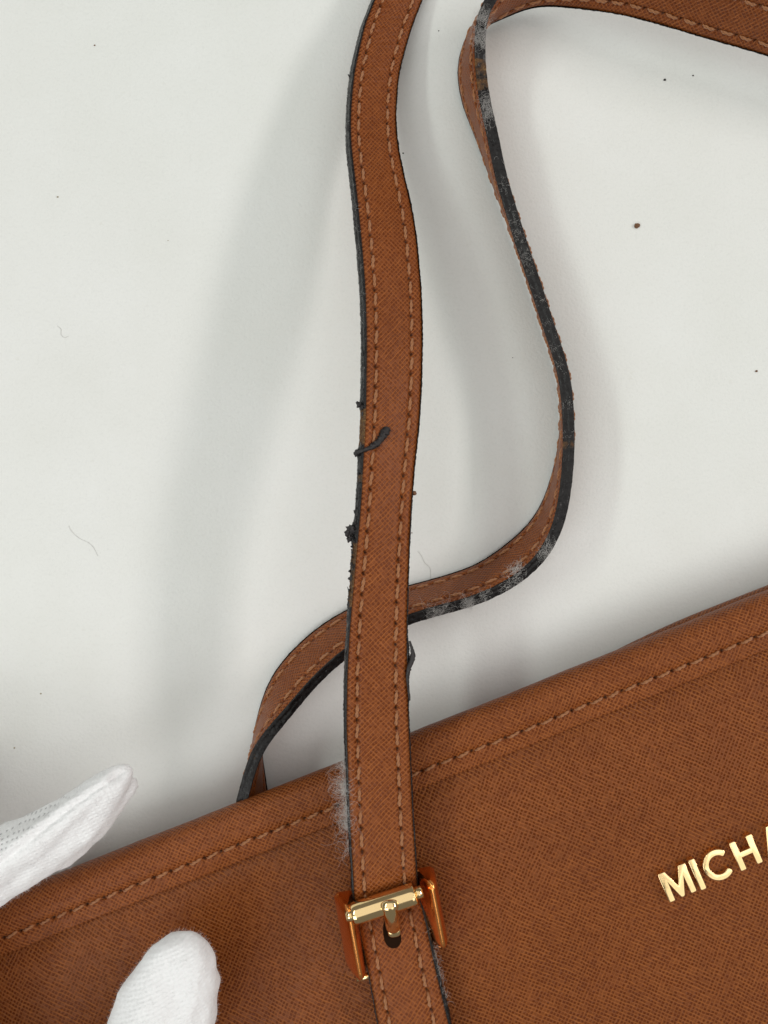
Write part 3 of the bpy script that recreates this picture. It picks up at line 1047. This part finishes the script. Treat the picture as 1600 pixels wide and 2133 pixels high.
def build_letter(ch, origin, xdir, H, wr, depth):
    """origin: lower-left corner (mm), xdir: reading direction"""
    bm = bmesh.new()
    polys = []
    if ch == 'A':
        w = wr; W_ = 0.90; k = 0.34
        xi = lambda y: (W_ / 2 - w * .5) * y             # inner slope helper
        o = [(0, 0), (w * 1.05, 0), (w * 1.05 + 0.10 * .9, 0.25), (W_ - w * 1.05 - 0.09, 0.25), (W_ - w * 1.05, 0), (W_, 0), (W_ / 2 + w * .55, 1), (W_ / 2 - w * .55, 1)]
        polys = [o]
    else:
        o, W_ = letter_outline(ch, wr)
        polys = [o]
    for o in polys:
        vs = [bm.verts.new((p[0] * H, p[1] * H, 0)) for p in o]
        f = bm.faces.new(vs)
        if f.normal.z == 0: f.normal_update()
        if f.normal.z < 0: f.normal_flip()
    if ch == 'A':
        # counter cut as an inset triangle: split the face by bridging
        bm.clear()
        w = wr
        outer = [(0, 0), (w * 1.08, 0), (w * 1.08 + .085, .24), (W_ - w * 1.08 - .085, .24), (W_ - w * 1.08, 0), (W_, 0), (W_ / 2 + w * .5, 1), (W_ / 2 - w * .5, 1)]
        inner = [(w * 1.08 + .15, .24 + w * .8), (W_ / 2, .78), (W_ - w * 1.08 - .15, .24 + w * .8)]
        ov = [bm.verts.new((x * H, y * H, 0)) for x, y in outer]
        iv = [bm.verts.new((x * H, y * H, 0)) for x, y in inner]
        for fl in ([ov[0], ov[1], ov[2], iv[0], iv[1], ov[7]], [ov[2], ov[3], iv[2], iv[0]], [ov[3], ov[4], ov[5], ov[6], iv[1], iv[2]], [ov[7], iv[1], ov[6]]):
            f = bm.faces.new(fl); f.normal_update()
            if f.normal.z < 0: f.normal_flip()
    r = bmesh.ops.extrude_face_region(bm, geom=list(bm.faces))
    bmesh.ops.translate(bm, vec=(0, 0, depth), verts=[v for v in r['geom'] if isinstance(v, bmesh.types.BMVert)])
    top = [e for e in bm.edges if all(v.co.z > depth * .9 for v in e.verts) and any(abs(f.normal.z) < .5 for f in e.link_faces)]
    bmesh.ops.recalc_face_normals(bm, faces=list(bm.faces))
    top = [e for e in bm.edges if all(v.co.z > depth * .9 for v in e.verts) and any(abs(f.normal.z) < .5 for f in e.link_faces)]
    bmesh.ops.bevel(bm, geom=top, offset=0.24, segments=4, profile=0.55, affect='EDGES', clamp_overlap=True)
    # keep the faces flat-topped, smooth round the bevel
    xd = Vector(xdir).normalized(); yd = Vector((-xd.y, xd.x, 0)); zd = Vector((0, 0, 1))
    mat = Matrix((xd, yd, zd)).transposed().to_4x4()
    mat = Matrix.Translation(Vector(origin) * MM) @ mat @ Matrix.Scale(MM, 4)
    bmesh.ops.transform(bm, matrix=mat, verts=bm.verts)
    me = bpy.data.meshes.new('letter')
    bm.to_mesh(me); bm.free()
    me.materials.append(M['gold'])
    for p in me.polygons: p.use_smooth = True
    me.set_sharp_from_angle(angle=math.radians(40))
    o = bpy.data.objects.new('letter', me)
    o.parent = bag
    COL.objects.link(o)
    return o, W_ * H


# lower-left corners of the letters, photo pixels
base_z = 40.6
ldir = W(1590, 1792, base_z) - W(1396, 1877, base_z)
LH, LW = 9.85, 0.22
for ch, px, py in (('M', 1393, 1878), ('I', 1457, 1851), ('C', 1478, 1841), ('H', 1541, 1813), ('A', 1598, 1788), ('E', 1660, 1763), ('L', 1705, 1744)):
    p0 = W(px, py, base_z)
    p0[2] = bag_z(p0[0] + 3, p0[1] + 3) - 0.35
    p0[:2] = W(px, py, p0[2] + 1.5)[:2]
    tilt = unit(ldir)
    o, wid = build_letter(ch, p0, tilt, LH, LW, 2.6)


# ------------------------------------------------------------------ loose fibres
def fibres(name, make, n, rad, mat, parent=None, seed=0, steps=9, length=(3, 8), curl=0.6, keepz=None):
    """n thin hairs as three-sided tubes in one mesh. make(rnd) -> start point, direction"""
    r = random.Random(seed)
    verts, faces = [], []
    for h in range(n):
        p, d = make(r)
        p = Vector(p); d = Vector(d).normalized()
        L = r.uniform(*length); st = L / steps
        ax = Vector((r.gauss(0, 1), r.gauss(0, 1), r.gauss(0, 1))).normalized()
        base = len(verts)
        rr_ = rad * r.uniform(0.6, 1.3)
        for i in range(steps + 1):
            s1 = d.orthogonal().normalized(); s2 = d.cross(s1)
            k = rr_ * (1 - 0.6 * i / steps)
            for j in range(3):
                th = 2.0944 * j
                q = p + s1 * k * math.cos(th) + s2 * k * math.sin(th)
                verts.append((q.x, q.y, q.z))
            if i < steps:
                for j in range(3):
                    j2 = (j + 1) % 3
                    faces.append((base + i * 3 + j, base + i * 3 + j2, base + i * 3 + 3 + j2, base + i * 3 + 3 + j))
            ax = (ax + Vector((r.gauss(0, .35), r.gauss(0, .35), r.gauss(0, .35)))).normalized()
            d = (Matrix.Rotation(curl * r.uniform(0.2, 1.0), 3, ax) @ d).normalized()
            p = p + d * st
            if keepz is not None and p.z < keepz:
                p.z = keepz
    return mesh_obj(name, verts, faces, mat, parent)


def strap_lint(name, rb, side, s0, s1, n, seed, label, dens=None, spread=0.8, length=(3, 7), rad=0.022, curl=0.9, lift=0.4, cat='lint', voff=None, outd=(0.15, 0.5)):
    s0, s1 = min(s0, s1), max(s0, s1)
    base = rb.A if side == 'A' else rb.B
    out = rb.X if side == 'A' else -rb.X

    def make(r):
        if dens is None:
            k = r.randrange(max(3, int((s1 - s0) / 2.2)))
            s = s0 + (s1 - s0) * random.Random(seed * 101 + k).random() + r.gauss(0, 0.9)
            s = min(s1, max(s0, s))
        else:
            s = min(s1, max(s0, r.gauss((s0 + s1) / 2, (s1 - s0) * dens)))
        i = int(np.argmin(np.abs(rb.s - s)))
        p = base[i] - rb.Nn[i] * r.uniform(0, rb.t) + out[i] * (0.5 + abs(r.gauss(0, spread)))
        if voff: p = base[i] - out[i] * r.uniform(*voff) + rb.Nn[i] * 0.3
        d = rb.T[i] * r.gauss(0, 1.5) + out[i] * r.gauss(*outd) + np.array([0, 0, r.gauss(0.02, 0.3)])
        return p, d
    o = fibres(name, make, n, rad, M['lint'], None, seed, 9, length, curl, keepz=0.3)
    tag(o, label, cat, None, None)
    return o


strap_lint('lint', fr, 'A', SF(1590), SF(1790), 620, 11, 'long grey lint tuft on the left edge of the vertical strap above the buckle', spread=0.6, length=(3, 9), curl=0.85, rad=0.026, outd=(0.0, 0.3))
strap_lint('lint', rr, 'A', SR(868, 1275), SR(930, 1262), 150, 12, 'thin curly lint on the black edge just right of where the two straps cross', length=(3, 9), spread=.3, rad=0.024)
strap_lint('lint', rr, 'A', SR(955, 1250), SR(990, 1242), 190, 13, 'white lint tuft hanging from the lower outside of the curved black strap edge', dens=.16, spread=.5, length=(2.5, 6))
strap_lint('lint', rr, 'A', SR(1062, 1205), SR(1100, 1178), 130, 14, 'sandy lint wisp lying on the leather face inside the strap bend', dens=.2, voff=(0, 3.4), length=(2.5, 6), rad=0.03)
strap_lint('lint', rr, 'A', SR(1108, 1168), SR(1146, 1110), 190, 15, 'pale lint fluff on the outer black edge at the turn of the strap bend', dens=.16, spread=.2, length=(2.5, 5))
strap_lint('lint', rr, 'A', SR(1000, 1238), SR(1080, 1192), 140, 16, 'thin grey fuzz along the black edge between the hanging tuft and the bend', spread=.2, length=(2.5, 5), rad=0.03)
strap_lint('lint', rr, 'A', SR(990, 115), SR(1000, 10), 380, 17, 'grey fluff round the black strap edge at the top twist', spread=.3, length=(2.5, 6))
strap_lint('lint', rr, 'A', SR(995, 190), SR(1014, 275), 230, 18, 'pale lint patch on the black strap edge below the top twist', dens=.22, spread=.3, length=(2.5, 5))
o = strap_lint('lint', rr, 'A', SR(1022, 330), SR(1170, 940), 260, 19, 'sparse short fuzz scattered down the long black edge of the S-curved strap', spread=.1, length=(1, 3), rad=0.022)
strap_lint('lint', lo, 'B', 8, 40, 160, 20, 'sparse grey fuzz on the right black edge of the strap piece below the buckle', spread=.3, length=(1, 4), rad=0.025)
strap_lint('lint', fr, 'A', SF(380), SF(800), 120, 21, 'fine scattered fuzz on the left black edge of the vertical strap near the top', spread=.1, length=(1, 3), rad=0.02)

# hairs on the table
def hair(pts, label, rad=0.06, z=0.12):
    pw = np.array([W(x, y, z) for x, y in pts])
    t = np.linspace(0, len(pw) - 1, 60)
    q = gsmooth(np.stack([np.interp(t, np.arange(len(pw)), pw[:, c]) for c in range(3)], 1), 3)
    o = tube_path('hair', q, [rad] * 60, M['hair'], None, k=5)
    return tag(o, label, 'hair')


hair([(120, 679), (128, 686), (126, 696), (131, 702), (137, 703), (142, 700)], 'short curly pale hair on the table near the left side of the photo', 0.05)
hair([(143, 1095), (148, 1106), (165, 1122), (185, 1130), (195, 1140), (204, 1158)], 'long thin wavy hair on the table above the gloved finger', 0.045)
hair([(870, 1148), (878, 1157), (884, 1172), (897, 1183), (897, 1205)], 'thin kinked hair on the table beside the strap crossing', 0.05)


def crumb(px, py, r, mat, label, seed):
    c = W(px, py, r * 0.5)
    bm = bmesh.new()
    bmesh.ops.create_icosphere(bm, subdivisions=2, radius=r * MM)
    for v in bm.verts:
        k = 1 + 0.45 * mnoise.noise(v.co * (1.3 / (r * MM)) + Vector((seed, 0, 0)))
        v.co = Vector((v.co.x * k * 1.1, v.co.y * k * 0.9, v.co.z * k * 0.6)) + Vector(c) * MM
    me = bpy.data.meshes.new('crumb')
    bm.to_mesh(me); bm.free()
    me.materials.append(mat)
    o = bpy.data.objects.new('crumb', me)
    COL.objects.link(o)
    return tag(o, label, 'crumb')


crumb(1327, 470, 0.95, M['crumb'], 'largest brown crumb, on the open table at right between strap and frame edge', 1)
crumb(1385, 166, 0.42, M['darkcrumb'], 'small dark crumb below the strap at the top right', 2)
crumb(1444, 157, 0.28, M['darkcrumb'], 'tiny dark speck just right of the dark crumb at top right', 3)
crumb(1576, 773, 0.42, M['crumb'], 'small brown crumb near the right edge of the photo', 4)
crumb(197, 94, 0.26, M['crumb'], 'small brown crumb near the top left corner', 5)
crumb(120, 410, 0.3, M['beigecrumb'], 'pale beige crumb on the left part of the table', 6)
crumb(840, 319, 0.26, M['darkcrumb'], 'tiny dark chip beside the right edge of the vertical strap', 7)
crumb(914, 64, 0.2, M['darkcrumb'], 'tiny dark speck between the two straps at the top', 8)
crumb(858, 1110, 0.22, M['crumb'], 'tiny brown speck right of the vertical strap at mid height', 9)
crumb(1068, 745, 0.16, M['darkcrumb'], 'tiny dark speck just left of the long S-curved strap', 10)
crumb(30, 1558, 0.3, M['beigecrumb'], 'pale beige crumb above the gloved finger near the left frame edge', 11)
crumb(85, 1445, 0.3, M['beigecrumb'], 'faint beige speck on the lower left table', 12)
crumb(350, 501, 0.16, M['beigecrumb'], 'faint speck on the open table left of the vertical strap', 13)

# crumbled leather dust on the right edge of the front strap
pq, tq, nq = fr.at(SF(1022), 1.0)
crm = crumb(864, 1030, 0.7, M['crumb'], 'ragged brown fibre crumb stuck to the right edge of the vertical strap', 14)
for v in crm.data.vertices:
    c0 = Vector(W(864, 1030, 0.35)) * MM
    v.co = (v.co - c0) * 1.25 + Vector(W(862, 1027, pq[2] - 1.0)) * MM
crm_z = pq[2] - 1

# tarry flake lying across the strap, and lumps on the edge
def surf_front(py, v, h):
    p, t, n = fr.at(SF(py), v, h)
    return p


fp = []
for (py, v, h) in [(942, -0.12, -0.6), (940, -0.06, 0.3), (937, 0.02, 0.7), (934, 0.08, 0.8), (930, 0.16, 0.9), (923, 0.22, 1.0), (915, 0.28, 1.05), (905, 0.33, 1.1), (896, 0.37, 1.0), (890, 0.385, 0.9)]:
    fp.append(surf_front(py, v, h))
fp = np.array(fp)
t = np.linspace(0, len(fp) - 1, 120)
q = gsmooth(np.stack([np.interp(t, np.arange(len(fp)), fp[:, c]) for c in range(3)], 1), 5)
rad = np.interp(np.linspace(0, 1, 120), [0, .1, .3, .45, .6, .8, .93, 1], [.7, .6, .5, .95, .85, 1.25, 1.1, .5])
fl = tube_path('paint_flake', q, rad, M['flake'], front_strap, k=18, squash=0.5, jitter=0.75, seed=3)
for (py, v, r, sd) in ((840, -0.09, 0.9, 1), (846, -0.03, 0.7, 2), (943, -0.09, 1.0, 3), (1102, -0.12, 1.25, 4), (1112, -0.17, 1.1, 5), (1121, -0.13, 0.8, 6), (1107, -0.06, 0.8, 8),
                        (985, -0.12, .28, 9), (1003, -0.13, .24, 10), (1037, -0.12, .33, 11), (1058, -0.12, .3, 12), (1076, -0.12, .4, 13), (1140, -0.16, .4, 14), (1158, -0.165, .33, 15),
                        (1172, -0.165, .42, 16), (1190, -0.16, .35, 17), (1207, -0.165, .55, 18), (1229, -0.16, .36, 19), (1246, -0.14, .45, 20), (1262, -0.14, .25, 21)):
    p = surf_front(py, v, -1.2)
    if r < 0.6:
        k_ = int(np.argmin(np.abs(fr.s - SF(py))))
        p = fr.A[k_] + fr.X[k_] * 0.75 - fr.Nn[k_] * (fr.t * (0.25 + 0.5 * ((sd * 7) % 10) / 10))
    bm = bmesh.new()
    bmesh.ops.create_icosphere(bm, subdivisions=3, radius=r)
    for vt in bm.verts:
        k = 1 + 0.8 * mnoise.noise(vt.co * 1.5 + Vector((sd * 3, 0, 0))) + 0.3 * mnoise.noise(vt.co * 3 + Vector((sd, 0, 0)))
        vt.co = (vt.co * k + Vector(p)) * MM
    me = bpy.data.meshes.new('paint_blob'); bm.to_mesh(me); bm.free()
    me.materials.append(M['flake'])
    me.polygons.foreach_set('use_smooth', [True] * len(me.polygons))
    o = bpy.data.objects.new('paint_blob', me); o.parent = front_strap; COL.objects.link(o)
def chip(s, size, side, seed, lift=0.5):
    r = random.Random(seed)
    i = int(np.argmin(np.abs(fr.s - s)))
    base, out = (fr.A[i], fr.X[i]) if side == 'A' else (fr.B[i], -fr.X[i])
    c = base + out * r.uniform(0.45, 0.85) - fr.Nn[i] * r.uniform(0.2, fr.t * 0.8)
    t = fr.T[i]
    nn = unit(out * r.uniform(0.5, 1.0) + fr.Nn[i] * r.uniform(-.4, .9) + t * r.uniform(-.5, .5) * lift)
    x = unit(t - nn * float(t @ nn)); y = np.cross(nn, x)
    m_ = 9
    vs, fs = [], []
    for lay in (0.0, 0.13):
        for j in range(m_):
            th = 2 * math.pi * j / m_
            rr_ = size * (0.65 + 0.6 * random.Random(seed * 31 + j).random())
            px_, py_ = rr_ * 1.5 * math.cos(th), rr_ * 0.62 * math.sin(th)
            vs.append(c + x * px_ + y * py_ + nn * (lay + 0.25 * (px_ / size) ** 2 * lift * 0.5 * size))
    fs.append(tuple(range(m_))[::-1]); fs.append(tuple(m_ + j for j in range(m_)))
    for j in range(m_):
        fs.append((j, (j + 1) % m_, m_ + (j + 1) % m_, m_ + j))
    return mesh_obj('paint_flake', vs, fs, M['flake'], front_strap, smooth=False)


for k_, (py_, sz_) in enumerate(((150, .7), (262, .9), (345, .6), (455, .8), (520, .6), (610, .5), (735, .6), (812, .9), (832, .7), (860, .6), (925, .8), (985, .6), (1020, .9), (1065, .7), (1093, .9), (1130, .9), (1150, .7), (1178, 1.0),
                                 (1205, .8), (1235, 1.1), (1262, .8), (1290, .7), (1360, .6), (1475, .5))):
    chip(SF(py_), sz_, 'A', 40 + k_)
for k_, (py_, sz_) in enumerate(((245, .6), (296, .8), (560, .5), (905, .4), (1290, .6), (1345, .9), (1372, .8))):
    chip(SF(py_), sz_, 'B', 80 + k_)
# peeled curl on the right edge near y=1385
fp = np.array([surf_front(1335, 1.04, 0.1), surf_front(1358, 1.10, 0.0), surf_front(1375, 1.09, 0.2), surf_front(1390, 1.0, 0.9), surf_front(1410, .985, 0.8), surf_front(1432, 1.0, 0.5), surf_front(1460, 1.02, 0.2)])
t = np.linspace(0, 6, 40)
q = gsmooth(np.stack([np.interp(t, np.arange(7), fp[:, c]) for c in range(3)], 1), 3)
tube_path('paint_flake', q, np.interp(np.linspace(0, 1, 40), [0, .3, .6, 1], [.3, .9, .6, .25]), M['flake'], front_strap, k=10, squash=.7, jitter=.4, seed=9)


# ------------------------------------------------------------------ gloved hand
def capsule_cloud(chains):
    bm = bmesh.new()
    for ch in chains:
        for (p0, r0, q0), (p1, r1, q1) in zip(ch[:-1], ch[1:]):
            L = float(np.linalg.norm(np.array(p1) - np.array(p0)))
            n = max(2, int(L / (0.14 * min(r0, r1) + 0.4)))
            for i in range(n + 1):
                t = i / n
                c = np.array(p0) * (1 - t) + np.array(p1) * t
                r = r0 * (1 - t) + r1 * t
                q = q0 * (1 - t) + q1 * t
                ret = bmesh.ops.create_icosphere(bm, subdivisions=2, radius=r)
                for v in ret['verts']:
                    v.co = Vector((v.co.x + c[0], v.co.y + c[1], v.co.z * q + c[2]))
    return bm


idx_ch = [(W(256, 1610, 43.0), 3.3, .8), (W(236, 1630, 43.5), 5.2, .85), (W(205, 1662, 43), 6.8, .9), (W(155, 1712, 42.5), 9.0, .9), (W(80, 1762, 42.5), 10.5, .9),
          (W(-5, 1802, 43.5), 11.8, .9), (W(-90, 1850, 46), 12.5, .9), (W(-200, 1925, 50), 13, .95)]
tip2 = [(W(274, 1632, 39.0), 2.6, .9), (W(240, 1665, 39.0), 4.2, .9), (W(190, 1710, 39), 6.5, .9), (W(120, 1768, 39.5), 7.5, .9)]
ridge = [(W(228, 1628, 47.5), 1.8, 1), (W(170, 1672, 49.2), 2.8, 1), (W(95, 1735, 49.5), 4.6, 1), (W(0, 1795, 50), 7, 1), (W(-80, 1840, 52), 8, 1)]
thumb = [(W(392, 1992, 52), 7.4, .72), (W(378, 2020, 52), 11.2, .72), (W(364, 2058, 51.8), 14.2, .70), (W(345, 2110, 52), 15.9, .70), (W(320, 2180, 53), 16.0, .76), (W(270, 2290, 54), 15, .85),
         (W(160, 2390, 54), 17, .85), (W(0, 2440, 53), 19, .85), (W(-150, 2400, 52), 20, .85)]
palm = [(W(-200, 1925, 50), 13, .95), (W(-230, 2080, 52), 17, .85), (W(-200, 2260, 52), 19, .85), (W(-150, 2400, 52), 20, .85)]
palm2 = [(W(-330, 1850, 48), 12, .95), (W(-380, 2000, 50), 16, .85), (W(-330, 2250, 52), 20, .85), (W(-300, 2450, 52), 22, .8), (W(-380, 2650, 52), 22, .8), (W(-480, 2900, 52), 23, .85)]
palm3 = [(W(-460, 1830, 46), 11, .95), (W(-500, 2020, 48), 14, .9), (W(-430, 2300, 52), 19, .85), (W(-380, 2650, 52), 22, .8)]
bridge_ = [(W(-200, 1925, 50), 12, .95), (W(-330, 1850, 48), 12, .95), (W(-460, 1830, 46), 11, .95)]
bridge2 = [(W(-230, 2080, 52), 17, .8), (W(-500, 2030, 48), 15, .85)]
bridge3 = [(W(-150, 2400, 52), 19, .8), (W(-380, 2350, 52), 19, .8)]
mid_ch = [(W(-200, 1880, 49), 11, .95), (W(-215, 1740, 46), 10, .95), (W(-240, 1640, 35), 9.2, .95), (W(-260, 1560, 20), 8.5, .95), (W(-275, 1520, 11), 7.5, .95)]
ring_ch = [(W(-330, 1850, 48), 11, .95), (W(-360, 1700, 44), 9.8, .95), (W(-385, 1600, 31), 9, .95), (W(-405, 1530, 16), 8, .95), (W(-420, 1500, 10), 7, .95)]
pink_ch = [(W(-460, 1830, 46), 10, .95), (W(-500, 1720, 41), 8.8, .95), (W(-525, 1640, 28), 8, .95), (W(-545, 1580, 14), 7, .95), (W(-560, 1560, 9), 6.4, .95)]
bm = capsule_cloud([idx_ch, tip2, ridge, thumb, palm, palm2, palm3, bridge_, bridge2, bridge3, mid_ch, ring_ch, pink_ch])
bmesh.ops.scale(bm, vec=(MM, MM, MM), verts=bm.verts)
me = bpy.data.meshes.new('hand_raw'); bm.to_mesh(me); bm.free()
tmp = bpy.data.objects.new('hand_raw', me); COL.objects.link(tmp)
md = tmp.modifiers.new('r', 'REMESH'); md.mode = 'VOXEL'; md.voxel_size = 0.9 * MM; md.use_smooth_shade = True
md = tmp.modifiers.new('s', 'SMOOTH'); md.factor = 0.6; md.iterations = 14
dg = bpy.context.evaluated_depsgraph_get()
hm = bpy.data.meshes.new_from_object(tmp.evaluated_get(dg))
hm.name = 'gloved_hand'
bpy.data.objects.remove(tmp)
hm.materials.clear(); hm.materials.append(M['cotton'])
co = np.zeros(len(hm.vertices) * 3, dtype=np.float32); hm.vertices.foreach_get('co', co); co = co.reshape(-1, 3) / MM
nr = np.zeros(len(hm.vertices) * 3, dtype=np.float32); hm.vertices.foreach_get('normal', nr); nr = nr.reshape(-1, 3)
# cloth folds
fold = np.zeros(len(co))
for i, c in enumerate(co):
    v = Vector(c)
    fold[i] = 0.72 * mnoise.noise(Vector((v.x * .06 + v.y * .06, (v.y - v.x) * .13, v.z * .06))) + 0.35 * mnoise.noise(v * 0.20) + 0.14 * mnoise.noise(Vector((v.x * .5 - v.y * .2, v.y * .25, v.z * .3))) + 0.09 * mnoise.noise(v * 1.3)
# hollow across the pad of the thumb
tc_ = W(352, 2062, 60)
fold -= 1.5 * np.exp(-((co[:, 0] - tc_[0] - 1.0) / 5.0) ** 2 - ((co[:, 1] - tc_[1]) / 8.0) ** 2) * (nr[:, 2] > 0.2)
# crease running down the finger beside the seam
a_, b2 = W(250, 1612, 48)[:2], W(60, 1745, 50)[:2]
dd = (b2 - a_) / np.linalg.norm(b2 - a_)
rel = co[:, :2] - a_
along = rel @ dd
perp = rel[:, 0] * dd[1] - rel[:, 1] * dd[0]
bend = 1.6 * np.sin(along / 9.0)
cr = np.exp(-((perp - bend * 0.5 + 0.3) / 0.9) ** 2) * smoothstep(-4, 3, along) * smoothstep(60, 40, along) * (nr[:, 2] > 0)
fold -= 1.2 * cr
fold += 0.6 * np.exp(-((perp - bend * 0.5 - 1.6) / 1.0) ** 2) * smoothstep(-2, 5, along) * smoothstep(60, 40, along) * (nr[:, 2] > 0)
co2 = co + nr * fold[:, None]
hm.vertices.foreach_set('co', (co2 * MM).astype(np.float32).ravel())
# open-knit back of the glove: side of the crease away from the bag
okn = smoothstep(0.5, 3.0, -(perp - bend * 0.5)) * smoothstep(8, 24, along) * (nr[:, 2] > -0.2)
okn2 = smoothstep(0.5, 3.0, (perp - bend * 0.5)) * smoothstep(8, 24, along) * (nr[:, 2] > -0.2)
sidev = W(60, 1690, 48)[:2] - a_
pside = sidev[0] * dd[1] - sidev[1] * dd[0]
att = hm.attributes.new('openknit', 'FLOAT', 'POINT')
att.data.foreach_set('value', (okn if pside < 0 else okn2).astype(np.float32))
hm.polygons.foreach_set('use_smooth', [True] * len(hm.polygons))
hm.update()
hand = bpy.data.objects.new('gloved_hand', hm)
COL.objects.link(hand)
tag(hand, 'hand in white cotton glove, index finger over the bag rim and thumb on its front', 'gloved hand')
# cotton nap
pid = [i for i in range(len(co2)) if co2[i][2] > 30 and co2[i][0] > -140 and co2[i][1] > -190]
nap_pts = [(co2[i], nr[i]) for i in pid]


def mk(r):
    p, n = nap_pts[r.randrange(len(nap_pts))]
    return p, (n[0] + r.gauss(0, .7), n[1] + r.gauss(0, .7), n[2] + r.gauss(0, .7))


mcot, nt_, b__ = new_mat('cotton_nap')
b__.inputs['Base Color'].default_value = (0.82, 0.81, 0.81, 1)
b__.inputs['Roughness'].default_value = 0.9
nap = fibres('nap', mk, 15000, 0.024, mcot, hand, 31, 4, (0.5, 1.5), 0.5)
tag(nap, None, None, None, 'stuff')
